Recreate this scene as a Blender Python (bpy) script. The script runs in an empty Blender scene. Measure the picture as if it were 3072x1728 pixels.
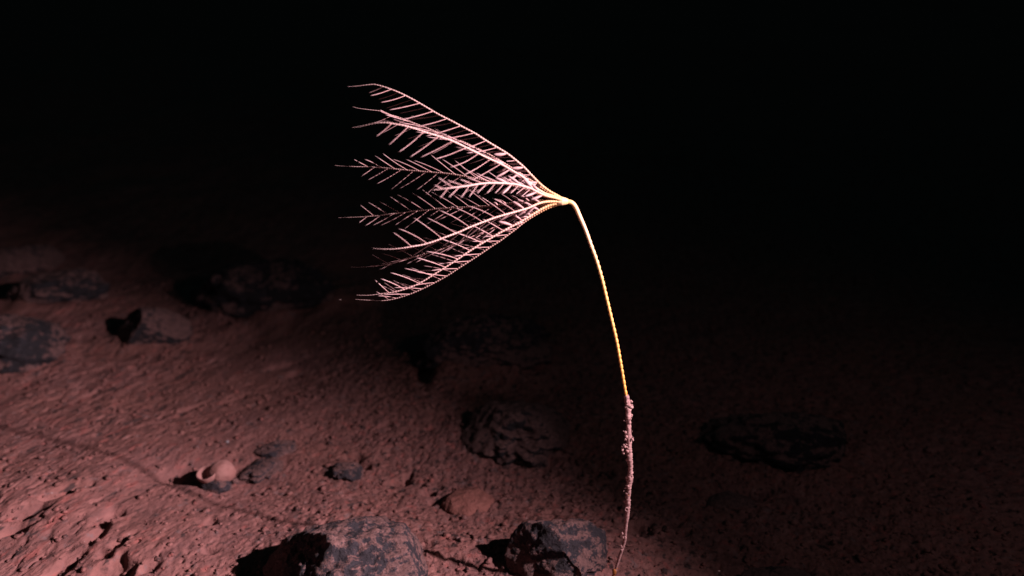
import bpy, math, random
import numpy as np
from mathutils import Vector

random.seed(7)
rng = np.random.default_rng(7)
S = bpy.context.scene
COL = S.collection

# ------------------------------------------------------------------ camera
H = 0.80                     # camera height above the seabed (m)
PITCH = math.radians(20)
F = 2950.0                   # focal length in photo pixels (photo 3072 x 1728)
cam_d = bpy.data.cameras.new('camera')
cam = bpy.data.objects.new('camera', cam_d)
COL.objects.link(cam)
cam.location = (0, 0, H)
cam.rotation_euler = (math.radians(90) - PITCH, 0, 0)
cam_d.sensor_width = 36
cam_d.lens = 36 * F / 3072
cam_d.clip_start = 0.01
cam_d.clip_end = 300
cam_d.dof.use_dof = True
cam_d.dof.focus_distance = 1.17
cam_d.dof.aperture_fstop = 3.0
S.camera = cam

# ------------------------------------------------------------------ world: deep water, faint teal ambient standing in for backscatter
W = bpy.data.worlds.new('World')
S.world = W
W.use_nodes = True
bg = W.node_tree.nodes['Background']
bg.inputs[0].default_value = (0.40, 1.0, 1.0, 1)
bg.inputs[1].default_value = 0.008

# ------------------------------------------------------------------ the vehicle's lamp, high to the right of the camera, and two added fills
LAMP = Vector((1.10, 0.65, 1.00))
def spot(name, loc, az, el, half, energy, blend, soft):
    ld = bpy.data.lights.new(name, 'SPOT')
    ld.energy = energy
    ld.color = (1.0, 0.71, 0.71)
    ld.spot_size = math.radians(2 * half)
    ld.spot_blend = blend
    ld.shadow_soft_size = soft
    lo = bpy.data.objects.new(name, ld)
    COL.objects.link(lo)
    lo.location = loc
    az, el = math.radians(az), math.radians(el)
    d = Vector((math.cos(el) * math.cos(az), math.cos(el) * math.sin(az), math.sin(el)))
    lo.rotation_euler = d.to_track_quat('-Z', 'Y').to_euler()
    return lo
spot('vehicle_lamp', LAMP, 192, -6, 55, 700, 1.0, 0.0115)
spot('spill_fill_light', LAMP + Vector((0.02, -0.05, 0.02)), 165, -50, 62, 4.5, 1.0, 0.045)   # weak wide fill added to lift the dim floor on the right
FRONT = Vector((0.72, 0.22, 0.52))
fd = Vector((0.10, 1.07, 0.40)) - FRONT
spot('lily_fill_light', FRONT, math.degrees(math.atan2(fd.y, fd.x)), math.degrees(math.atan2(fd.z, math.hypot(fd.x, fd.y))), 17, 12, 1.0, 0.02)   # narrow fill added to brighten the crown and stalk, sparing the floor

S.view_settings.view_transform = 'Standard'
S.view_settings.look = 'None'
S.view_settings.exposure = 0.0
S.view_settings.gamma = 1.0
S.cycles.max_bounces = 5

# ------------------------------------------------------------------ helpers
CP, SP = math.cos(PITCH), math.sin(PITCH)

def ray(px, py):
    u = (px - 1536) / F
    v = (py - 864) / F
    return Vector((u, CP - v * SP, -(SP + v * CP)))

def at_y(px, py, Y):
    r = ray(px, py)
    return Vector((0, 0, H)) + r * (Y / r.y)

def on_plane(px, py, z=0.0):
    r = ray(px, py)
    return Vector((0, 0, H)) + r * ((H - z) / -r.z)

_perm = np.random.default_rng(3).permutation(512).astype(np.int64)
_perm = np.concatenate([_perm, _perm, _perm])
_g = np.random.default_rng(4).normal(size=(512, 3))
_g /= np.linalg.norm(_g, axis=1)[:, None]

def noise3(x, y, z):
    """gradient noise on arrays, about -0.7..0.7"""
    x, y, z = np.broadcast_arrays(x, y, z)
    xi, yi, zi = np.floor(x).astype(np.int64), np.floor(y).astype(np.int64), np.floor(z).astype(np.int64)
    xf, yf, zf = x - xi, y - yi, z - zi
    fx, fy, fz = [t * t * t * (t * (t * 6 - 15) + 10) for t in (xf, yf, zf)]
    out = 0
    for dx in (0, 1):
        wx = fx if dx else 1 - fx
        for dy in (0, 1):
            wy = fy if dy else 1 - fy
            for dz in (0, 1):
                wz = fz if dz else 1 - fz
                h = _perm[(_perm[(_perm[(xi + dx) % 512] + yi + dy) % 512] + zi + dz) % 512]
                g = _g[h]
                out = out + wx * wy * wz * (g[..., 0] * (xf - dx) + g[..., 1] * (yf - dy) + g[..., 2] * (zf - dz))
    return out

def fbm(x, y, z, oct=4, gain=0.5):
    s, a, f = 0, 1.0, 1.0
    for i in range(oct):
        s = s + a * noise3(x * f + 17.3 * i, y * f - 9.1 * i, z * f + 5.7 * i)
        a *= gain
        f *= 2.03
    return s

def sstep(e0, e1, x):
    t = np.clip((x - e0) / (e1 - e0), 0, 1)
    return t * t * (3 - 2 * t)

def mesh_obj(name, verts, faces, mat, parent=None, smooth=True, attrs=None):
    me = bpy.data.meshes.new(name)
    verts = np.asarray(verts, dtype=np.float32)
    if isinstance(faces, np.ndarray):
        n, k = faces.shape
        me.vertices.add(len(verts))
        me.vertices.foreach_set('co', verts.ravel())
        me.loops.add(n * k)
        me.loops.foreach_set('vertex_index', faces.ravel().astype(np.int32))
        me.polygons.add(n)
        me.polygons.foreach_set('loop_start', np.arange(0, n * k, k, dtype=np.int32))
        me.polygons.foreach_set('loop_total', np.full(n, k, dtype=np.int32))
        me.update(calc_edges=True)
    else:
        me.from_pydata([tuple(v) for v in verts], [], faces)
    if attrs:
        for an, av in attrs.items():
            a = me.attributes.new(an, 'FLOAT', 'POINT')
            a.data.foreach_set('value', np.asarray(av, dtype=np.float32))
    me.polygons.foreach_set('use_smooth', np.full(len(me.polygons), smooth))
    me.materials.append(mat)
    me.update()
    o = bpy.data.objects.new(name, me)
    COL.objects.link(o)
    if parent is not None:
        o.parent = parent
        o.matrix_parent_inverse = parent.matrix_basis.inverted()
    return o

def tag(o, label=None, cat=None, group=None, kind=None):
    if label: o['label'] = label
    if cat: o['category'] = cat
    if group: o['group'] = group
    if kind: o['kind'] = kind
    return o

def empty(name, loc):
    o = bpy.data.objects.new(name, None)
    o.empty_display_size = 0.05
    COL.objects.link(o)
    o.location = loc
    return o

def smooth_path(pts, n):
    """Catmull-Rom through pts, resampled to n points of equal arc length"""
    P = np.array([list(p) for p in pts], float)
    P = np.vstack([2 * P[0] - P[1], P, 2 * P[-1] - P[-2]])
    out = []
    for i in range(1, len(P) - 2):
        for t in np.linspace(0, 1, 14, endpoint=False):
            a, b, c, d = P[i - 1], P[i], P[i + 1], P[i + 2]
            out.append(0.5 * (2 * b + (c - a) * t + (2 * a - 5 * b + 4 * c - d) * t * t + (-a + 3 * b - 3 * c + d) * t ** 3))
    out.append(P[-2])
    out = np.array(out)
    for _ in range(10):
        out[1:-1] = 0.25 * out[:-2] + 0.5 * out[1:-1] + 0.25 * out[2:]
    L = np.concatenate([[0], np.cumsum(np.linalg.norm(np.diff(out, axis=0), axis=1))])
    s = np.linspace(0, L[-1], n)
    return np.stack([np.interp(s, L, out[:, k]) for k in range(3)], 1), L[-1]

def tube(path, radii, sides=8, flat=1.0, up=(0, 0, 1)):
    """verts, faces (quads + tri caps as degenerate quads avoided: python list)"""
    path = np.asarray(path, float)
    n = len(path)
    T = np.gradient(path, axis=0)
    T /= np.linalg.norm(T, axis=1)[:, None] + 1e-12
    u = np.asarray(up, float)
    if abs(np.dot(u, T[0])) > 0.95:
        u = np.array([0, 1.0, 0])
    U = u - T * (T @ u)[:, None]
    U /= np.linalg.norm(U, axis=1)[:, None] + 1e-12
    V = np.cross(T, U)
    ang = np.linspace(0, 2 * math.pi, sides, endpoint=False)
    r = np.asarray(radii, float)[:, None, None]
    ring = path[:, None, :] + r * (np.cos(ang)[None, :, None] * U[:, None, :] + flat * np.sin(ang)[None, :, None] * V[:, None, :])
    verts = list(ring.reshape(-1, 3))
    faces = []
    for i in range(n - 1):
        for j in range(sides):
            k = (j + 1) % sides
            faces.append((i * sides + j, i * sides + k, (i + 1) * sides + k, (i + 1) * sides + j))
    faces.append(tuple(range(sides))[::-1])
    faces.append(tuple((n - 1) * sides + j for j in range(sides)))
    return verts, faces

class MB:
    def __init__(self):
        self.v, self.f, self.t = [], [], []
    def add(self, v, f, t=0.0):
        b = len(self.v)
        self.v += list(v)
        self.f += [tuple(b + i for i in q) for q in f]
        self.t += list(t) if hasattr(t, '__len__') else [t] * len(v)
    def build(self, name, mat, parent=None):
        return mesh_obj(name, self.v, self.f, mat, parent, attrs={'along': self.t})

_ico_cache = {}
def ico(sub):
    if sub not in _ico_cache:
        import bmesh
        bm = bmesh.new()
        bmesh.ops.create_icosphere(bm, subdivisions=sub, radius=1)
        v = np.array([list(x.co) for x in bm.verts])
        f = np.array([[x.index for x in q.verts] for q in bm.faces])
        bm.free()
        _ico_cache[sub] = (v, f)
    return _ico_cache[sub]

# ------------------------------------------------------------------ materials
class NT:
    def __init__(self, name):
        self.m = bpy.data.materials.new(name)
        self.m.use_nodes = True
        self.t = self.m.node_tree
        self.b = self.t.nodes['Principled BSDF']
        self.tc = self.t.nodes.new('ShaderNodeTexCoord')
    def n(self, kind, **kw):
        o = self.t.nodes.new(kind)
        for k, v in kw.items():
            if k in o.inputs: o.inputs[k].default_value = v
            else: setattr(o, k, v)
        return o
    def l(self, a, b): self.t.links.new(a, b)
    def noise(self, scale, detail=4, rough=0.6, co='Object'):
        o = self.n('ShaderNodeTexNoise', Scale=scale, Detail=detail, Roughness=rough)
        self.l(self.tc.outputs[co], o.inputs['Vector'])
        return o.outputs['Fac']
    def ramp(self, fac, stops):
        o = self.n('ShaderNodeValToRGB')
        e = o.color_ramp.elements
        while len(e) < len(stops): e.new(0.5)
        for i, (p, c) in enumerate(stops):
            e[i].position = p
            e[i].color = (*c, 1) if len(c) == 3 else c
        self.l(fac, o.inputs[0])
        return o.outputs[0]
    def mix(self, fac, a, b, blend='MIX'):
        o = self.n('ShaderNodeMix', data_type='RGBA', blend_type=blend)
        for v, s in ((fac, o.inputs[0]), (a, o.inputs[6]), (b, o.inputs[7])):
            if hasattr(v, 'is_output'): self.l(v, s)
            elif isinstance(v, tuple): s.default_value = (*v, 1) if len(v) == 3 else v
            else: s.default_value = v
        return o.outputs[2]
    def bump(self, h, dist, strength=1.0, prev=None):
        o = self.n('ShaderNodeBump', Strength=strength, Distance=dist)
        self.l(h, o.inputs['Height'])
        if prev is not None: self.l(prev, o.inputs['Normal'])
        return o.outputs[0]

def sediment_material(name):
    k = NT(name)
    at = k.n('ShaderNodeAttribute', attribute_name='drift')
    mp = k.n('ShaderNodeMapping')
    mp.inputs['Rotation'].default_value = (0, 0, math.radians(-62))
    k.l(k.tc.outputs['Object'], mp.inputs[0])
    ml = k.n('ShaderNodeMapping')
    ml.inputs['Scale'].default_value = (0.30, 1.0, 1.0)
    k.l(mp.outputs[0], ml.inputs[0])
    def grain(scale, detail, rough):
        p = k.noise(scale, detail, rough)
        q = k.n('ShaderNodeTexNoise', Scale=scale, Detail=detail, Roughness=rough)
        k.l(ml.outputs[0], q.inputs['Vector'])
        mx = k.n('ShaderNodeMix', data_type='FLOAT')
        k.l(at.outputs['Fac'], mx.inputs[0]); k.l(p, mx.inputs[2]); k.l(q.outputs['Fac'], mx.inputs[3])
        return mx.outputs[0]
    big = k.noise(4, 4)
    mid = grain(55, 5, 0.65)
    fine = grain(120, 4, 0.7)
    spk = grain(95, 2, 0.5)
    c = k.ramp(mid, [(0.30, (0.075, 0.043, 0.045)), (0.45, (0.160, 0.078, 0.078)), (0.57, (0.215, 0.102, 0.099)), (0.72, (0.275, 0.145, 0.143))])
    c = k.mix(k.ramp(big, [(0.40, (0, 0, 0)), (0.65, (0.5, 0.5, 0.5))]), c, (0.185, 0.080, 0.068))
    red = grain(75, 2, 0.5)
    c = k.mix(k.ramp(red, [(0.58, (0, 0, 0)), (0.70, (0.55, 0.55, 0.55))]), c, (0.28, 0.085, 0.080))
    gry = k.noise(60, 3, 0.6)
    c = k.mix(k.ramp(gry, [(0.60, (0, 0, 0)), (0.72, (0.6, 0.6, 0.6))]), c, (0.14, 0.11, 0.12))
    c = k.mix(k.ramp(spk, [(0.32, (0.9, 0.9, 0.9)), (0.42, (0, 0, 0))]), c, (0.030, 0.022, 0.024))
    pale = k.noise(260, 1, 0.4)
    c = k.mix(k.ramp(pale, [(0.76, (0, 0, 0)), (0.80, (0.7, 0.7, 0.7))]), c, (0.34, 0.27, 0.28))
    k.l(c, k.b.inputs['Base Color'])
    k.b.inputs['Roughness'].default_value = 0.85
    k.b.inputs['Specular IOR Level'].default_value = 0.2
    nb = k.bump(mid, 0.006, 0.7)
    nb = k.bump(fine, 0.0035, 0.9, nb)
    k.l(nb, k.b.inputs['Normal'])
    return k.m

def rock_material(name, dust=0.5, dark=(0.022, 0.021, 0.030)):
    k = NT(name)
    geo = k.n('ShaderNodeNewGeometry')
    sep = k.n('ShaderNodeSeparateXYZ')
    k.l(geo.outputs['Normal'], sep.inputs[0])
    nz = k.n('ShaderNodeTexNoise', Scale=68.0, Detail=7.0, Roughness=0.75)
    k.l(geo.outputs['Position'], nz.inputs['Vector'])
    n2 = k.n('ShaderNodeTexNoise', Scale=12.0, Detail=3.0)
    k.l(geo.outputs['Position'], n2.inputs['Vector'])
    fine = k.n('ShaderNodeTexNoise', Scale=170.0, Detail=4.0, Roughness=0.7)
    k.l(geo.outputs['Position'], fine.inputs['Vector'])
    rock = k.ramp(nz.outputs['Fac'], [(0.35, tuple(x * 0.6 for x in dark)), (0.55, dark), (0.72, tuple(x * 2.6 for x in dark))])
    # sediment that has settled on the upward faces
    a = k.n('ShaderNodeMath', operation='MULTIPLY_ADD')
    k.l(sep.outputs['Z'], a.inputs[0]); a.inputs[1].default_value = 0.42; a.inputs[2].default_value = dust - 0.5 - 0.36
    b = k.n('ShaderNodeMath', operation='MULTIPLY_ADD')
    k.l(nz.outputs['Fac'], b.inputs[0]); b.inputs[1].default_value = 1.5
    k.l(a.outputs[0], b.inputs[2])
    c2 = k.n('ShaderNodeMath', operation='MULTIPLY_ADD')
    k.l(n2.outputs['Fac'], c2.inputs[0]); c2.inputs[1].default_value = 0.6
    k.l(b.outputs[0], c2.inputs[2])
    ft = k.n('ShaderNodeAttribute', attribute_name='foot')
    fm = k.n('ShaderNodeMapRange')
    k.l(ft.outputs['Fac'], fm.inputs[0])
    fm.inputs[1].default_value = 0.040; fm.inputs[2].default_value = 0.0; fm.inputs[3].default_value = 0.0; fm.inputs[4].default_value = 0.42
    c3 = k.n('ShaderNodeMath', operation='ADD')
    k.l(c2.outputs[0], c3.inputs[0]); k.l(fm.outputs[0], c3.inputs[1])
    m = k.ramp(c3.outputs[0], [(0.90, (0, 0, 0)), (1.06, (1, 1, 1))])
    sed = k.ramp(fine.outputs['Fac'], [(0.3, (0.08, 0.05, 0.055)), (0.6, (0.21, 0.115, 0.115))])
    k.l(k.mix(m, rock, sed), k.b.inputs['Base Color'])
    k.b.inputs['Roughness'].default_value = 0.75
    k.b.inputs['Specular IOR Level'].default_value = 0.35
    nb = k.bump(nz.outputs['Fac'], 0.010, 0.9)
    nb = k.bump(fine.outputs['Fac'], 0.005, 1.0, nb)
    k.l(nb, k.b.inputs['Normal'])
    return k.m

def plain_material(name, stops, scale, rough=0.6, bump=0.0, sss=0.0):
    k = NT(name)
    f = k.noise(scale, 4, 0.6)
    k.l(k.ramp(f, stops), k.b.inputs['Base Color'])
    k.b.inputs['Roughness'].default_value = rough
    k.b.inputs['Specular IOR Level'].default_value = 0.3
    if bump: k.l(k.bump(f, bump), k.b.inputs['Normal'])
    return k.m

def along_material(name, stops, rough=0.45):
    """colour follows the 'along' attribute (own colour or painted brightness), with fine mottling"""
    k = NT(name)
    a = k.n('ShaderNodeAttribute', attribute_name='along')
    c = k.ramp(a.outputs['Fac'], stops)
    f = k.noise(350, 3, 0.6)
    c = k.mix(k.ramp(f, [(0.35, (0.35, 0.35, 0.35)), (0.6, (0, 0, 0))]), c, (0.55, 0.33, 0.28), 'MULTIPLY')
    k.l(c, k.b.inputs['Base Color'])
    k.b.inputs['Roughness'].default_value = rough
    k.b.inputs['Specular IOR Level'].default_value = 0.35
    return k.m

M_SED = sediment_material('seabed_sediment')
M_ROCK = rock_material('rock_lightly_dusted', 0.38)
M_NOD = rock_material('nodule_skin', 0.40, (0.038, 0.034, 0.048))
M_ROCK_D = rock_material('rock_bare', 0.35)
M_ROCK_P = rock_material('rock_heavily_dusted', 0.39, (0.030, 0.027, 0.040))
M_SPONGE = plain_material('sponge_skin', [(0.3, (0.22, 0.105, 0.100)), (0.5, (0.285, 0.15, 0.145)), (0.7, (0.31, 0.17, 0.165))], 38, 0.8, 0.0008)
M_SPONGE_BACK = plain_material('sponge_back', [(0.3, (0.20, 0.092, 0.085)), (0.5, (0.265, 0.135, 0.130)), (0.7, (0.30, 0.165, 0.155))], 48, 0.85, 0.003)
M_LUMP = plain_material('lump_skin', [(0.3, (0.13, 0.058, 0.052)), (0.5, (0.20, 0.080, 0.070)), (0.7, (0.23, 0.10, 0.09))], 70, 0.85, 0.006)
M_SHELL = plain_material('shell', [(0.3, (0.22, 0.22, 0.26)), (0.7, (0.34, 0.33, 0.37))], 200, 0.4)
M_ARM = along_material('arm_plates', [(0.0, (0.62, 0.42, 0.19)), (0.07, (0.56, 0.34, 0.18)), (0.20, (0.46, 0.31, 0.28)), (1.0, (0.36, 0.27, 0.28))])
M_PIN = along_material('pinnule_skin', [(0.0, (0.36, 0.215, 0.22)), (0.6, (0.31, 0.205, 0.22)), (1.0, (0.27, 0.20, 0.22))], 0.5)
M_STALK = along_material('stalk_plates', [(0.0, (0.34, 0.13, 0.04)), (0.30, (0.55, 0.25, 0.06)), (0.52, (0.72, 0.36, 0.075)), (0.80, (0.76, 0.48, 0.17)), (0.93, (0.78, 0.60, 0.40)), (1.0, (0.74, 0.52, 0.22))])  # whitened near the top to paint in overexposure; darker towards the foot
M_CRUST = plain_material('crust_growth', [(0.3, (0.17, 0.10, 0.105)), (0.5, (0.30, 0.18, 0.185)), (0.7, (0.42, 0.27, 0.27))], 220, 0.8, 0.001)
M_FLECK = plain_material('snow_fleck', [(0.3, (0.10, 0.08, 0.08)), (0.7, (0.18, 0.13, 0.13))], 100, 0.8)

# ------------------------------------------------------------------ seabed height
def gp(px, py):
    p = on_plane(px, py)
    return p.x, p.y
# pits and furrows: (photo px, py, half length m, half width m, angle deg on ground, depth m)
PITS = [(560, 1428, .040, .022, 10, .014), (45, 1610, .030, .013, 40, .024), (90, 1567, .028, .012, 35, .022), (178, 1522, .022, .012, 30, .022), (247, 1497, .018, .009, 20, .016),  # first pit added to lengthen the sponge's cast shadow
        (322, 1568, .026, .013, 70, .026), (292, 1618, .022, .008, 75, .018), (345, 1712, .025, .016, 20, .022), (185, 1700, .03, .012, 60, .014),
        (375, 1630, .018, .008, 60, .014), (455, 1705, .012, .009, 30, .014), (320, 1670, .012, .009, 30, .014), (365, 1680, .010, .012, 30, .016),
        (1068, 1372, .016, .011, 0, .016), (1085, 1392, .016, .008, -45, .014), (1203, 1442, .015, .011, 20, .016), (1225, 1420, .014, .006, 60, .012),
        (1041, 1585, .010, .012, 0, .014), (1300, 1470, .02, .012, 40, .010), (1315, 1500, .016, .010, 40, .010),
        (634, 1570, .010, .008, 0, .010), (632, 1655, .010, .007, 0, .010), (280, 1180, .02, .010, 60, .010), (835, 1088, .03, .012, 20, .012), (880, 1110, .02, .01, 40, .010),
        (1276, 1140, .05, .022, 95, .020), (1905, 1590, .025, .018, 0, .018), (2215, 1480, .05, .02, 20, .02), (2320, 1700, .05, .02, 10, .02), (1275, 1662, .010, .012, 90, .012),
        (2045, 1560, .02, .01, 40, .01), (980, 1130, .016, .008, 20, .008), (1150, 1290, .016, .006, 40, .008), (700, 1190, .03, .008, 60, .007), (560, 1230, .03, .008, 60, .007)]
# mounds: (px, py, radius m, height m)
MOUNDS = [(1350, 1150, .055, .018), (1500, 1130, .10, .015), (150, 960, .22, .02), (120, 1540, .12, .018), (1050, 1640, .17, .016), (1700, 1690, .16, .018), (230, 1430, .25, .015),
          (420, 1660, .12, .012), (1900, 1330, .2, .01), (1020, 1408, .035, .006)]
ROCKS_AT = [(1560, 1325, .095, .05), (1450, 1110, .105, .05), (450, 1015, .085, .046), (800, 905, .17, .06), (40, 1080, .10, .055), (165, 905, .11, .035), (50, 795, .12, .035),
            (2330, 1350, .125, .05), (1060, 1750, .12, .03), (1690, 1725, .08, .03)]
_bank = [(*gp(a, b), c * 1.15, d * 0.42) for a, b, c, d in ROCKS_AT]
_pits = [(*gp(a, b), c, d, math.radians(e), f * 0.8) for a, b, c, d, e, f in PITS]
_mnds = [(*gp(a, b), c, d) for a, b, c, d in MOUNDS]

def height(X, Y, grains=True):
    X = np.asarray(X, float); Y = np.asarray(Y, float)
    wx = X + 0.010 * noise3(X * 14, Y * 14, 3.3) + 0.010 * noise3(X * 55, Y * 55, 1.3)
    wy = Y + 0.010 * noise3(X * 14, Y * 14, 8.3) + 0.010 * noise3(X * 55, Y * 55, 6.3)
    z = 0.030 * fbm(X * 1.3, Y * 1.3, 0.5, 3) + 0.012 * fbm(X * 6, Y * 6, 2.5, 3)
    z = z + 0.09 * sstep(2.0, 8, np.hypot(X, Y)) * fbm(X * 0.5, Y * 0.5, 7.7, 2)
    for x, y, r, h in _mnds:
        z = z + h * np.exp(-((X - x) ** 2 + (Y - y) ** 2) / (2 * (r * 0.55) ** 2))
    for x, y, r, h in _bank:
        q = ((X - x - 0.15 * r) ** 2 + ((Y - y) * 1.25) ** 2) / r ** 2
        z = z + h * np.exp(-q ** 1.5) * (0.8 + 1.1 * noise3(X * 22, Y * 22, 4.4))
    for x, y, a, b, t, d in _pits:
        c, s = math.cos(t), math.sin(t)
        u = (wx - x) * c + (wy - y) * s
        v = -(wx - x) * s + (wy - y) * c
        q = (u / a) ** 2 + (v / b) ** 2
        z = z - d * np.exp(-q ** 2)
    if grains:
        near = 1 - sstep(3, 6, np.hypot(X, Y))
        # crumbs; drawn out along the current on the left
        k = sstep(-0.15, -0.75, X)
        c, s = math.cos(math.radians(62)), math.sin(math.radians(62))
        u, v = wx * c + wy * s, -wx * s + wy * c
        g0 = fbm(X * 62, Y * 62, 1.0, 3, 0.6)
        g1 = fbm(u * 26, v * 70, 4.0, 3, 0.6)
        g = g0 * (1 - k) + g1 * k
        patch = 0.65 + 0.9 * sstep(-0.25, 0.35, fbm(X * 5, Y * 5, 9.0, 2))
        z = z + near * patch * (0.0026 - 0.0006 * k) * (g - 0.5 * np.maximum(0, -g - 0.18) * 4)
        z = z + near * 0.0022 * (fbm(X * 150, Y * 150, 2.0, 2, 0.6) * (1 - 0.7 * k) + 0.7 * k * fbm(u * 70, v * 160, 2.0, 2, 0.6))
        h0 = fbm(X * 105, Y * 105, 6.0, 2, 0.5) * (1 - k) + fbm(u * 45, v * 120, 6.0, 2, 0.5) * k
        z = z - near * 0.0034 * sstep(0.24, 0.5, h0) * (0.4 + patch)
    return z

def axis(lo, hi, step, far_lo, far_hi, gr=1.035):
    a = list(np.arange(lo, hi, step))
    d = step; x = a[-1]
    while x < far_hi:
        d *= gr; x += d; a.append(x)
    d = step; x = lo; b = []
    while x > far_lo:
        d *= gr; x -= d; b.append(x)
    return np.array(b[::-1] + a)

gx = axis(-0.95, 0.65, 0.0019, -90, 90)
gy = axis(0.95, 1.75, 0.0021, -40, 140)
GX, GY = np.meshgrid(gx, gy)
GZ = height(GX, GY)
V = np.stack([GX, GY, GZ], -1).reshape(-1, 3)
nx, ny = len(gx), len(gy)
i = np.arange(ny - 1)[:, None] * nx + np.arange(nx - 1)[None, :]
Fq = np.stack([i, i + 1, i + 1 + nx, i + nx], -1).reshape(-1, 4)
tag(mesh_obj('seabed', V, Fq, M_SED, attrs={'drift': sstep(-0.15, -0.75, GX).ravel()}), 'pinkish brown crumbly sediment of the sea floor', None, None, 'structure')

# loose crumbs of sediment, too many to count
def clump_mesh(n, mat, name, rmin, rmax, seed, xr, yr):
    r = np.random.default_rng(seed)
    v0, f0 = ico(1)
    vs, fs = [], []
    X = r.uniform(*xr, n); Y = yr[0] + (yr[1] - yr[0]) * r.uniform(0, 1, n) ** 1.4
    Z = height(X, Y)
    R = rmin + (rmax - rmin) * r.uniform(0, 1, n) ** 3
    for k in range(n):
        v = v0 * (R[k] * (1 + 0.28 * r.normal(size=(len(v0), 1)))) * np.array([1, r.uniform(.7, 1.4), r.uniform(.5, .8)])
        a = r.uniform(0, 6.28); c, s = math.cos(a), math.sin(a)
        v = np.stack([v[:, 0] * c - v[:, 1] * s, v[:, 0] * s + v[:, 1] * c, v[:, 2]], 1)
        vs.append(v + np.array([X[k], Y[k], Z[k] + R[k] * 0.15])); fs.append(f0 + k * len(v0))
    return mesh_obj(name, np.concatenate(vs), np.concatenate(fs), mat)
tag(clump_mesh(7000, M_SED, 'sediment_crumbs', .0012, .0055, 5, (-0.95, 0.95), (0.98, 2.3)),
    'loose crumbs of sediment lying over the sea floor', None, None, 'stuff')

# ------------------------------------------------------------------ rocks
def make_rock(name, px, py, wx, wy, hz, mat, label, cat='rock', rot=0.0, sink=0.35, seed=0, rough=0.22, sub=5, group='dark rocks on the sea floor', flank=0):
    """px,py: photo point of the middle of its foot; wx,wy,hz: half sizes in metres"""
    x, y = gp(px, py)
    z = float(height(np.array([x]), np.array([y]), False)[0])
    v, f = ico(sub)
    o = seed * 7.31
    n = v * 1.0
    d = 1 + rough * 1.5 * fbm(n[:, 0] * 1.1 + o, n[:, 1] * 1.1, n[:, 2] * 1.1, 2) + rough * 0.8 * fbm(n[:, 0] * 3 + o, n[:, 1] * 3, n[:, 2] * 3, 3, 0.6)
    # a few flattened facets
    r = np.random.default_rng(seed + 50)
    for _ in range(7):
        a = r.normal(size=3); a /= np.linalg.norm(a); a[2] = abs(a[2])
        dp = (v * d[:, None]) @ a
        lim = r.uniform(0.72, 0.95)
        d = np.where(dp > lim, d * (1 - 0.75 * (1 - lim / np.maximum(dp, 1e-6))), d)
    if flank:                                    # one steep broken face
        a = np.array([-0.83, -0.36, 0.36]); a /= np.linalg.norm(a)
        dp = (v * d[:, None]) @ a
        lim = flank * (1 + 0.16 * fbm(v[:, 0] * 1.6 + o, v[:, 1] * 1.6, v[:, 2] * 1.6, 2))
        d = np.where(dp > lim, d * (1 - 0.85 * (1 - lim / np.maximum(dp, 1e-6))), d)
    sz = np.array([wx, wy, hz])
    s_m = float(np.mean(sz))
    q = v * d[:, None] * sz
    q = q + v * (0.0032 * fbm(q[:, 0] * 60 + o, q[:, 1] * 60, q[:, 2] * 60, 4, 0.65))[:, None] * min(1.5, s_m / 0.06)
    c, s = math.cos(rot), math.sin(rot)
    q = np.stack([q[:, 0] * c - q[:, 1] * s, q[:, 0] * s + q[:, 1] * c, q[:, 2]], 1)
    foot = q[:, 2] + z + hz * (1 - 2 * sink) - height(q[:, 0] + x, q[:, 1] + y, False)
    if cat == 'nodule': foot = np.abs(foot) * 5
    ob = mesh_obj(name, q, f, mat, attrs={'foot': foot})
    ob.location = (x, y, z + hz * (1 - 2 * sink))
    tag(ob, label, cat, group)
    return ob

make_rock('rock', 1015, 1785, .122, .105, 0.058, M_ROCK_P, 'large rock at the bottom edge, dusted pink over blue black, its left side black', seed=1, sink=.36, flank=.45, rough=.20, sub=6)
make_rock('rock', 1655, 1735, .075, .06, 0.042, M_ROCK_P, 'rock at the bottom edge just left of the foot of the stalk', seed=2, sink=.36, flank=.45, rot=.3, sub=6)
make_rock('rock', 1560, 1320, .095, .085, 0.046, M_ROCK_D, 'black rock just left of the crusted part of the stalk, in its lit sediment', seed=23, sink=.48, rough=.30, rot=-.5, sub=6)
make_rock('rock', 1460, 1100, .125, .085, 0.062, M_ROCK_D, 'wide black rock below the feathery crown, above the other black rock by the stalk', seed=4, sink=0.42, rot=.1, sub=6)
make_rock('rock', 450, 1015, .085, .06, 0.040, M_ROCK_D, 'rough rock on the left with a solid black shadow on its left side', seed=5, sink=0.41, flank=.5, sub=6)
make_rock('rock', 800, 905, .16, .10, 0.070, M_ROCK_D, 'far black rock left of the lower arm tips, nearly lost in the dark', seed=6, sink=0.43)
make_rock('rock', 40, 1080, .10, .10, 0.062, M_ROCK_D, 'blue black rock cut by the left edge of the photo', seed=7, sink=0.43)
make_rock('rock', 165, 905, .11, .07, 0.042, M_ROCK_D, 'low dark rock behind the blue black one at the left edge', seed=8, sink=0.48)
make_rock('rock', 50, 795, .12, .09, 0.042, M_ROCK_D, 'farthest dark rock at the left edge, highest in the photo', seed=9, sink=0.48)
make_rock('rock', 2330, 1345, .120, .08, 0.042, M_ROCK_D, 'faint black rock in the darkness on the right', seed=10, sink=.50, rot=-.2)
make_rock('rock', 2190, 1500, .04, .03, 0.019, M_ROCK_D, 'small dark rock in the dim sediment right of the stalk foot', seed=11, sink=.4)
make_rock('rock', 2330, 1728, .05, .03, 0.020, M_ROCK_D, 'dark rock at the bottom edge right of the stalk foot', seed=12, sink=.4)
make_rock('nodule', 652, 1456, .025, .018, .014, M_NOD, 'small oval blue grey nodule just below the cup sponge', 'nodule', seed=13, sink=.30, rough=.12, group='nodules in the sediment')
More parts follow.
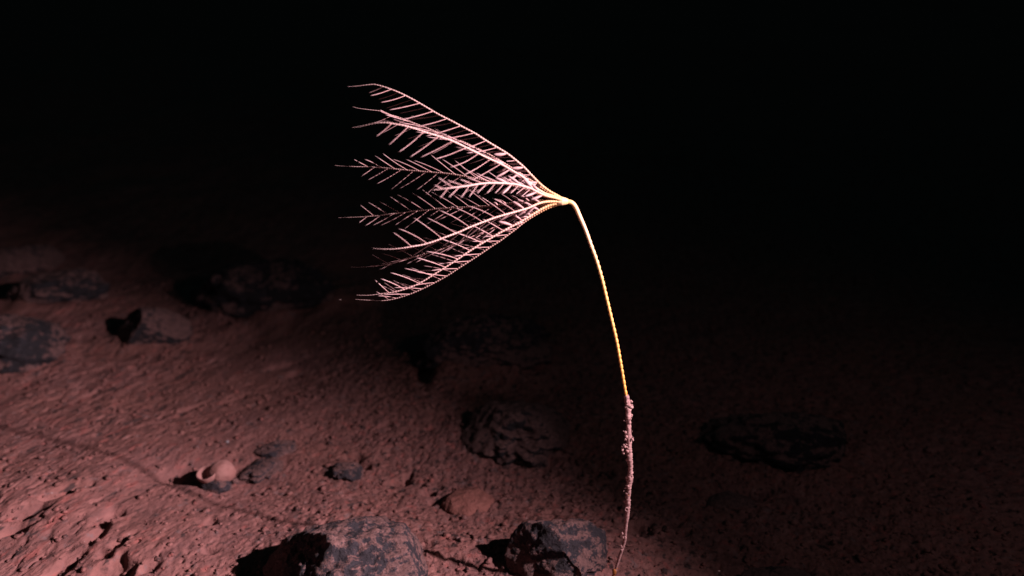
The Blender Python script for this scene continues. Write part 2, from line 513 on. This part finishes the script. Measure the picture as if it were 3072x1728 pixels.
make_rock('nodule', 786, 1405, .030, .038, .010, M_NOD, 'flat blue grey nodule half buried right of the cup sponge', 'nodule', seed=14, sink=.45, rough=.38, rot=-.7, group='nodules in the sediment')
make_rock('nodule', 828, 1352, .036, .026, .010, M_NOD, 'buried dark nodule up and right of the flat one beside the cup sponge', 'nodule', seed=15, sink=.45, rough=.38, rot=.2, group='nodules in the sediment')
make_rock('nodule', 1045, 1425, .026, .022, .014, M_NOD, 'lumpy nodule in the middle of the pink sediment, left of the reddish lump', 'nodule', seed=16, sink=.40, rough=.3, group='nodules in the sediment')
make_rock('nodule', 706, 1438, .006, .006, .005, M_NOD, 'tiny dark nodule right of the oval one below the cup sponge', 'nodule', seed=17, sink=.35, sub=4, group='nodules in the sediment')
make_rock('nodule', 1148, 1592, .012, .010, .008, M_NOD, 'small dark nodule on the dusted rock at the bottom edge', 'nodule', seed=18, sink=.2, sub=4, group='nodules in the sediment')
lump = make_rock('sediment_lump', 1402, 1512, .038, .040, .014, M_LUMP, 'smooth reddish rounded lump half buried in the sediment', 'lump', seed=19, sink=.44, rough=.06, group=None)

# ------------------------------------------------------------------ cup sponge
def bowl_mesh(R, cut, wall, seed, n_a=56):
    """hollow round bowl, mouth up: cut is the half angle of the wall from the foot (deg)"""
    c = math.radians(cut)
    prof = [(R * math.sin(a), -R * math.cos(a)) for a in np.linspace(0.02, c, 22)]
    rx, rz = prof[-1]
    nx_, nz_ = math.sin(c), -math.cos(c)
    for t_ in np.linspace(0, math.pi, 6)[1:-1]:
        o_ = wall / 2 * (math.cos(t_) - 1)
        e_ = wall * 0.5 * math.sin(t_)
        prof.append((rx + nx_ * o_ + math.cos(c) * e_, rz + nz_ * o_ + math.sin(c) * e_))
    r2 = R - wall
    prof += [(r2 * math.sin(a), -r2 * math.cos(a)) for a in np.linspace(c, 0.02, 18)]
    V_, F_ = [], []
    for r_, h_ in prof:
        for j in range(n_a):
            b_ = 2 * math.pi * j / n_a
            k_ = 1 + 0.04 * math.sin(b_ * 2 + seed) + 0.02 * math.sin(b_ * 5 + seed)
            V_.append((r_ * k_ * math.cos(b_), r_ * k_ * math.sin(b_), h_ * (1 + 0.05 * math.sin(b_ + seed))))
    for i_ in range(len(prof) - 1):
        for j in range(n_a):
            k = (j + 1) % n_a
            F_.append((i_ * n_a + j, i_ * n_a + k, (i_ + 1) * n_a + k, (i_ + 1) * n_a + j))
    return np.array(V_), F_

def cup_sponge():
    x, y = gp(662, 1446)
    z = float(height(np.array([x]), np.array([y]), False)[0])
    root = empty('cup_sponge', (x, y, z))
    tag(root, 'pale pink rounded cup sponge, open lip facing the black shadow on its left', 'sponge')
    v_, f_ = ico(4)
    v_ = v_ * (1 + 0.16 * fbm(v_[:, :1] * 1.1 + 3, v_[:, 1:2] * 1.1, v_[:, 2:] * 1.1, 2) + 0.03 * fbm(v_[:, :1] * 6, v_[:, 1:2] * 6, v_[:, 2:] * 6, 2))
    # the rounded back is dented where the mouth opens
    mo = np.array([-0.92, 0.12, 0.15]); mo /= np.linalg.norm(mo)
    dp = v_ @ mo
    v_ = v_ - mo * (np.maximum(0, dp - 0.85) * 0.5)[:, None]
    mesh_obj('body', v_ * np.array([0.0215, 0.0200, 0.0175]) + np.array([x + 0.003, y + 0.002, z + 0.0200]), f_, M_SPONGE_BACK, root)
    V_, F_ = bowl_mesh(0.0155, 100, 0.0022, 1.0)
    d = Vector((-0.16, -0.34, 0.93)).normalized()
    m = d.to_track_quat('Z', 'Y').to_matrix()
    V_ = V_ @ np.array(m).T + np.array([x - 0.0160, y - 0.010, z + 0.0240])
    mesh_obj('lip', V_, F_, M_SPONGE, root)
cup_sponge()

sx, sy = gp(683, 1334)
v, f = ico(2)
o = mesh_obj('shell_fragment', v * np.array([.0035, .0025, .0018]) * (1 + .2 * np.sin(v[:, :1] * 5)), f, M_SHELL)
o.location = (sx, sy, float(height(np.array([sx]), np.array([sy]))[0]) + .001)
tag(o, 'tiny pale blue white shell bit in the sediment above the cup sponge', 'shell')

# ------------------------------------------------------------------ the sea lily
Y0 = 1.085
def ys(py):
    """the stalk leans away from the camera as it rises"""
    return float(np.interp(py, [600, 700, 850, 1000, 1250, 1500, 1728, 1840], [1.085, 1.080, 1.062, 1.043, 1.022, 1.016, 1.018, 1.020]))
PX = 1.17 / F
base = at_y(1812, 1826, ys(1826))
lily = empty('sea_lily', base)
tag(lily, 'tall stalked sea lily with ten feathery pink arms streaming left from a bent yellow stalk', 'sea lily')

STALK = [(1810, 1840), (1817, 1800), (1827, 1765), (1837, 1735), (1846, 1712), (1852, 1692), (1862, 1660), (1874, 1623), (1876, 1591), (1881, 1550), (1883, 1530), (1885, 1497), (1887, 1461),
         (1890.5, 1424), (1890, 1384), (1887, 1343), (1886, 1310), (1886, 1274), (1885, 1250), (1884, 1213), (1878, 1183), (1870.5, 1140), (1863.5, 1098), (1851, 1028), (1838.7, 974),
         (1822, 903.6), (1805.6, 835), (1789, 779), (1772.5, 734), (1756, 688), (1739, 649), (1727, 622), (1716, 608.5), (1703, 604.5), (1694, 604)]
sp, sl = smooth_path([at_y(x, y, ys(y)) for x, y in STALK], 1400)
t = np.linspace(0, 1, 1400)
yz = np.interp(t, [0, .25, .52, .55, .8, .93, 1], [.0017, .0017, .0018, .0017, .0019, .0022, .0027])
ph = t * sl / 0.0062
bead = np.where(np.abs((ph % 1) - 0.5) > 0.34, 0.72, 1.06)
bead = np.convolve(np.pad(bead, 2, mode='edge'), np.ones(5) / 5, 'valid')
fade = 1 - sstep(0.84, 0.95, t)
rad = yz * (1 - (1 - bead) * fade)
sv, sf = tube(sp, rad, 12)
mesh_obj('stalk', sv, sf, M_STALK, lily, attrs={'along': np.repeat(t, 12)})

# crust grown over the lower stalk
def crust():
    mb = MB()
    n = 420
    near = lambda x_, y_: t[int(np.argmin(np.linalg.norm(sp - np.array(at_y(x_, y_, ys(y_))), axis=1)))]
    ta, tb = near(1835, 1742), near(1877, 1186)
    tt = np.linspace(ta, tb, n)
    tq = 0.045 + (tt - ta) / (tb - ta) * 0.452
    path = np.stack([np.interp(tt, t, sp[:, k]) for k in range(3)], 1)
    rr = np.random.default_rng(21)
    sides = 12
    v_, f_ = tube(path, np.full(n, 1.0), sides)
    v_ = np.array(v_).reshape(n, sides, 3)
    d = v_ - path[:, None, :]
    q = path[:, None, :] + d * 0.002
    nse = fbm(q[..., 0] * 330, q[..., 1] * 330, q[..., 2] * 330, 3, 0.6)
    n2 = fbm(q[..., 0] * 60, q[..., 1] * 60, q[..., 2] * 60, 2)
    cover = np.interp(tq, [.045, .12, .2, .26, .32, .42, .48, .497], [-.2, .0, .25, .8, 1.0, .8, 1.1, .4])
    r_ = np.interp(tq, [.045, .2, .3, .5], [.0018, .0021, .0025, .0025])[:, None] + 0.0013 * cover[:, None] * (0.55 + 1.2 * n2 + 1.3 * nse)
    r_ = np.maximum(r_, 0.0014)
    vv = path[:, None, :] + d * r_[..., None]
    mb.add(list(vv.reshape(-1, 3)), f_)
    # knobs: (photo px, py, radius px)
    K = [(1889, 1215, 7), (1892, 1222, 6), (1894, 1205, 5), (1882, 1205, 6), (1878, 1222, 4), (1891, 1258, 4), (1893, 1246, 4), (1881, 1262, 3), (1874, 1264, 2), (1876, 1304, 6), (1880, 1298, 5), (1893, 1312, 6),
         (1890, 1303, 5), (1897, 1318, 4), (1876, 1318, 4), (1877, 1332, 6), (1875, 1340, 5), (1881, 1338, 5), (1873, 1352, 5), (1868, 1350, 4), (1866, 1344, 2.5), (1870, 1358, 4), (1880, 1352, 5), (1892, 1370, 4),
         (1883, 1378, 5), (1894, 1376, 4), (1894, 1420, 5), (1895, 1432, 5), (1885, 1432, 5), (1882, 1440, 5), (1893, 1445, 4), (1878, 1460, 5), (1876, 1464, 3.5), (1884, 1456, 5), (1878, 1488, 6),
         (1876, 1500, 6), (1878, 1508, 5), (1880, 1480, 5), (1867, 1602, 4.5), (1871, 1612, 4), (1864, 1640, 3.5), (1866, 1650, 4)]
    for px, py, r0 in K:
        c = np.array(at_y(px, py, ys(py) - 0.001 + rr.uniform(-.002, .002)))
        for m in range(3):
            v0, f0 = ico(2)
            rr0 = r0 * PX * rr.uniform(.5, .95)
            w = v0 * rr0 * (1 + 0.35 * fbm(v0[:, :1] * 1.7 + px, v0[:, 1:2] * 1.7 + m, v0[:, 2:] * 1.7, 2))
            mb.add(list(w + c + rr.normal(size=3) * r0 * PX * 0.40), [tuple(x) for x in f0])
    # little threads and a ring
    for px, py, dx, dy in [(1880, 1264, -9, -3), (1876, 1300, -6, -8), (1892, 1300, 5, -7), (1868, 1348, -3, -10), (1896, 1310, 5, 4), (1893, 1440, 6, 6), (1876, 1470, -6, 4), (1890, 1385, 6, -6)]:
        p0, p1 = at_y(px, py, ys(py)), at_y(px + dx, py + dy, ys(py) - .002)
        a, b = tube(np.linspace(p0, p1, 4), [.0006, .0005, .0004, .0003], 5)
        mb.add(a, b)
    ang = np.linspace(0, 2 * math.pi, 15)
    ring = [at_y(1880 + 4.6 * math.cos(a), 1528 + 5 * math.sin(a), ys(1528) - .003) for a in ang]
    a, b = tube(np.array(ring), [.0007] * 15, 6, up=(0, 1, 0))
    mb.add(a, b)
    mb.build('crust', M_CRUST, lily)
crust()
# orange nub where bare stalk shows, above the hidden foot
hv, hf = ico(3)
hw = hv * np.array([.0026, .0024, .0046]) * (1 + .3 * fbm(hv[:, :1] * 2, hv[:, 1:2] * 2, hv[:, 2:] * 2, 2))
hp = np.array(at_y(1843, 1716, ys(1716) - .001))
mesh_obj('orange_nub', hw + hp, hf, plain_material('orange_nub_skin', [(0.3, (0.16, 0.06, 0.02)), (0.7, (0.34, 0.13, 0.03))], 160, .7, .001), lily)

# calyx: small cone of plates under the arms
cpath, _ = smooth_path([at_y(x, y, Y0) for x, y in [(1704, 604.3), (1698, 604), (1690, 603.5), (1682, 603), (1674, 602)]], 24)
cr = np.interp(np.linspace(0, 1, 24), [0, .3, .6, 1], [.0030, .0042, .0050, .0046])
a, b = tube(cpath, cr, 14)
mesh_obj('calyx', a, b, M_STALK, lily, attrs={'along': np.interp(np.repeat(np.linspace(0, 1, 24), 14), [0, 1], [1.0, .9])})

ENV_X = [1040, 1140, 1200, 1300, 1400, 1470, 1520, 1570, 1600, 1640, 1660, 1690]
ENV_R = [322, 325, 312, 265, 207, 160, 125, 88, 60, 26, 14, 4]
# photo polylines from the arm tip to the calyx, and how far towards (+) or away from (-) the camera the arm fans out
ARMS = {
 'A': (-0.05, [(1042, 260), (1062, 259), (1081, 257), (1116, 253), (1133, 255), (1163, 264), (1203, 280), (1240, 299), (1278, 321), (1317, 344), (1355, 363), (1390, 382), (1426, 401), (1458, 422), (1491, 442), (1522, 461), (1545, 479), (1570, 500), (1592, 523), (1620, 552), (1647, 573), (1664, 583), (1690, 598)]),
 'B': (-0.72, [(1058, 320), (1077, 325), (1116, 330), (1147, 334), (1170, 344), (1193, 351), (1222, 362), (1251, 373), (1280, 384), (1319, 400), (1357, 415), (1389, 426), (1425, 443), (1468, 464), (1499, 482), (1530, 501), (1560, 520), (1590, 540), (1618, 560), (1650, 580), (1690, 600)]),
 'C': (0.74, [(1056, 383), (1081, 379), (1108, 373), (1133, 368), (1162, 368), (1185, 372), (1211, 376), (1232, 382), (1270, 394), (1307, 406), (1348, 419), (1379, 433), (1412, 449), (1443, 464), (1470, 477), (1499, 490), (1524, 504), (1547, 518), (1567, 530), (1586, 545), (1607, 563), (1634, 580), (1660, 588), (1692, 600)]),
 'D': (-0.97, [(1004, 496), (1026, 498), (1048, 499), (1073, 500), (1108, 500), (1143, 503), (1178, 506), (1216, 510), (1251, 513), (1286, 516), (1321, 519), (1344, 521), (1377, 526), (1412, 533), (1437, 538), (1480, 546), (1530, 556), (1580, 570), (1630, 588), (1692, 602)]),
 'E': (1.40, [(1301, 569.5), (1328, 566.5), (1357, 563), (1383, 560), (1406, 557), (1435, 552), (1464, 549), (1495, 549), (1522, 550), (1547, 553), (1569, 558), (1592, 565), (1613, 576), (1638, 587), (1669, 594), (1692, 602)]),
 'F': (-0.97, [(1015, 653), (1048, 652), (1077, 651), (1106, 649), (1131, 647), (1162, 643), (1197, 639), (1232, 634), (1269, 631), (1305, 627), (1342, 625), (1377, 623), (1399, 622), (1440, 620), (1495, 616), (1534, 610), (1592, 605), (1650, 602), (1690, 603)]),
 'G': (0.84, [(1118, 745), (1145, 747), (1178, 747), (1209, 744), (1245, 738), (1269, 734), (1305, 723), (1342, 709), (1375, 697), (1402, 684.5), (1431, 673), (1460, 662), (1487, 652), (1515, 644), (1540, 637), (1561, 631), (1582, 625), (1598, 618), (1619, 609), (1640, 605), (1669, 604), (1690, 605)]),
 'H': (-0.74, [(1052, 801), (1093, 801), (1120, 797), (1143, 796), (1170, 791), (1201, 781), (1234, 772), (1261, 766), (1290, 757), (1319, 748), (1348, 737), (1386, 723), (1428, 704), (1476, 684), (1515, 665), (1560, 643), (1600, 624), (1640, 611), (1690, 605)]),
 'I': (0.45, [(1069, 885), (1093, 886), (1116, 885), (1143, 881), (1166, 879), (1195, 873), (1234, 861), (1270, 843), (1305, 821), (1340, 799), (1372, 778), (1404, 756), (1435, 736), (1464, 719), (1493, 702), (1522, 686), (1547, 673), (1572, 659), (1596, 644), (1617, 631), (1638, 620), (1661, 612), (1690, 607)]),
 'J': (-0.18, [(1066, 898), (1097, 900), (1120, 901), (1143, 902), (1166, 900), (1197, 893), (1238, 879), (1274, 863), (1309, 845), (1346, 824), (1377, 803), (1410, 782), (1443, 760), (1472, 740), (1501, 721), (1526, 702), (1546, 687), (1572, 666), (1604, 645), (1638, 626), (1661, 617), (1690, 608)]),
}
AX0 = np.array(at_y(1692, 603, Y0)); AX1 = np.array(at_y(1100, 579, Y0))
AXD = (AX1 - AX0) / np.linalg.norm(AX1 - AX0)
pins = []            # (arm object, verts, faces, along, length)

def unit(v): return v / (np.linalg.norm(v) + 1e-12)

pr = np.random.default_rng(11)
for name, (k, pl) in ARMS.items():
    pts = []
    for x, y in pl:
        R = np.interp(x, ENV_X, ENV_R)
        if name == 'E':                                  # the arm that comes towards the camera
            R = np.interp(x, [1301, 1400, 1500, 1600, 1650, 1692], [330, 250, 150, 52, 18, 3]) 
        pts.append(at_y(x, y, Y0 - k * R * PX))
    n = 700
    P, L = smooth_path(pts[::-1], n)                     # calyx -> tip
    u = np.linspace(0, 1, n)
    r0 = np.interp(u, [0, .06, .2, .5, .8, .88, 1], [.0018, .00150, .00120, .00096, .00068, .00040, .00012])
    ph = u * L / 0.0031
    bead = 0.5 + 0.5 * np.cos(2 * math.pi * ph)
    amp = np.interp(u, [0, .1, .3, .8, .9, 1], [.10, .24, .32, .38, .5, .5])
    rad = r0 * (1 + amp * (bead - 0.55))
    v_, f_ = tube(P, rad, 9)
    arm = mesh_obj('arm', v_, f_, M_ARM, lily, attrs={'along': np.repeat(u, 9)})
    T = np.gradient(P, axis=0); T /= np.linalg.norm(T, axis=1)[:, None]
    # where the pinnules sit: crowded near the calyx, then one every ~20 photo px, alternating
    s, pos = 0.030 if name != 'E' else 0.026, []
    end = L - (0.035 if name != 'E' else 0.012)
    i_ = 0
    while s < end:
        pos.append(s)
        s += np.interp(s / L, [0, .3, .45, 1], [.0052, .0064, .0084, .0089])
    for j, s in enumerate(pos):
        side = 1 if j % 2 else -1
        w = s / L
        idx = int(w * (n - 1))
        p, t_ = P[idx], T[idx]
        ax = AX0 + AXD * np.dot(p - AX0, AXD)
        N = unit((ax - p) - t_ * np.dot(ax - p, t_))
        Sd = unit(np.cross(t_, N))
        swollen = w < 0.36 and pr.uniform() < np.interp(w, [.12, .2, .36], [1, .75, .15])
        if name == 'E': swollen = w < .5 and pr.uniform() < .35
        ln = np.interp(w, [.1, .2, .33, .5, .75, .86, .93], [.012, .020, .034, .041, .034, .021, .010]) * pr.uniform(.88, 1.10)
        if name == 'E': ln = min(ln, .018) * pr.uniform(.85, 1.05)
        if swollen: ln = pr.uniform(.014, .020)
        if pr.uniform() < .03: ln *= .4
        al = math.radians(pr.normal({'C': 56, 'G': 56, 'I': 56, 'A': 50, 'J': 50}.get(name, 46), 3)); be = math.radians(pr.normal({'A': 60, 'J': 60, 'B': 48, 'H': 46, 'C': 44, 'G': 44, 'I': 46, 'E': 35}.get(name, 36), 4))
        d = math.cos(al) * t_ + math.sin(al) * (side * math.cos(be) * Sd + math.sin(be) * N)
        d2 = unit(d + 0.22 * t_ + pr.normal(size=3) * 0.10)          # bends towards the tip
        m = 12
        q = np.linspace(0, 1, m)
        path = p + ln * (q[:, None] * (1 - q[:, None] * .5) * d + (q[:, None] ** 2) * .5 * d2) + r0[idx] * 0.4 * unit(d - t_ * np.dot(d, t_))
        if swollen:
            rb = pr.uniform(.0016, .0024)
            rr_ = np.interp(q, [0, .15, .5, .8, .93, 1], [.3, .6, 1, .75, .4, .12]) * rb
            fl = .8
        else:
            rb = np.interp(w, [0, .4, 1], [.00064, .00058, .00046])
            rr_ = np.interp(q, [0, .15, .5, .85, .96, 1], [.75, .8, 1.0, .95, .7, .2]) * rb * (1 + .12 * np.cos(q * 40))
            fl = .85
        v_, f_ = tube(path, rr_, 7, fl, up=tuple(N))
        pins.append((arm, v_, f_, np.repeat(q, 7), ln * (1.6 if swollen else 1)))

# the hundred largest pinnules are pieces of their arm, the finer rest one part
pins.sort(key=lambda z: -z[4])
rest = MB()
for q, (arm, v_, f_, al_, ln) in enumerate(pins):
    if q < 100:
        o = mesh_obj('pinnule', v_, f_, M_PIN, attrs={'along': al_})
        o.parent = arm

    else:
        rest.add(v_, f_, al_)
rest_o = rest.build('fine_pinnules', M_PIN, lily)
rest_o['kind'] = 'stuff'
print('pinnules', len(pins))

# ------------------------------------------------------------------ flecks of marine snow drifting in the water
FL = [(1020, 899, 1.30, .0009, 'pinkish marine snow fleck drifting just left of the lowest arm tips'),
      (2157, 1713, .98, .0008, 'pale marine snow fleck drifting low down by the bottom edge right of the stalk'),
      (2962, 1460, 1.0, .0010, 'faint marine snow fleck drifting by the right edge'),
      (1237, 350, 1.0, .0009, 'tiny pale marine snow fleck drifting between the two topmost arms')]
for px, py, Y, r, lab in FL:
    v0, f0 = ico(2)
    w = v0 * r * np.array([2.0, .7, .6]) * (1 + .3 * fbm(v0[:, :1] * 2 + px, v0[:, 1:2] * 2, v0[:, 2:] * 2, 2))
    o = mesh_obj('marine_snow_fleck', w, f0, M_FLECK)
    o.location = at_y(px, py, Y)
    tag(o, lab, 'marine snow', 'drifting marine snow flecks')
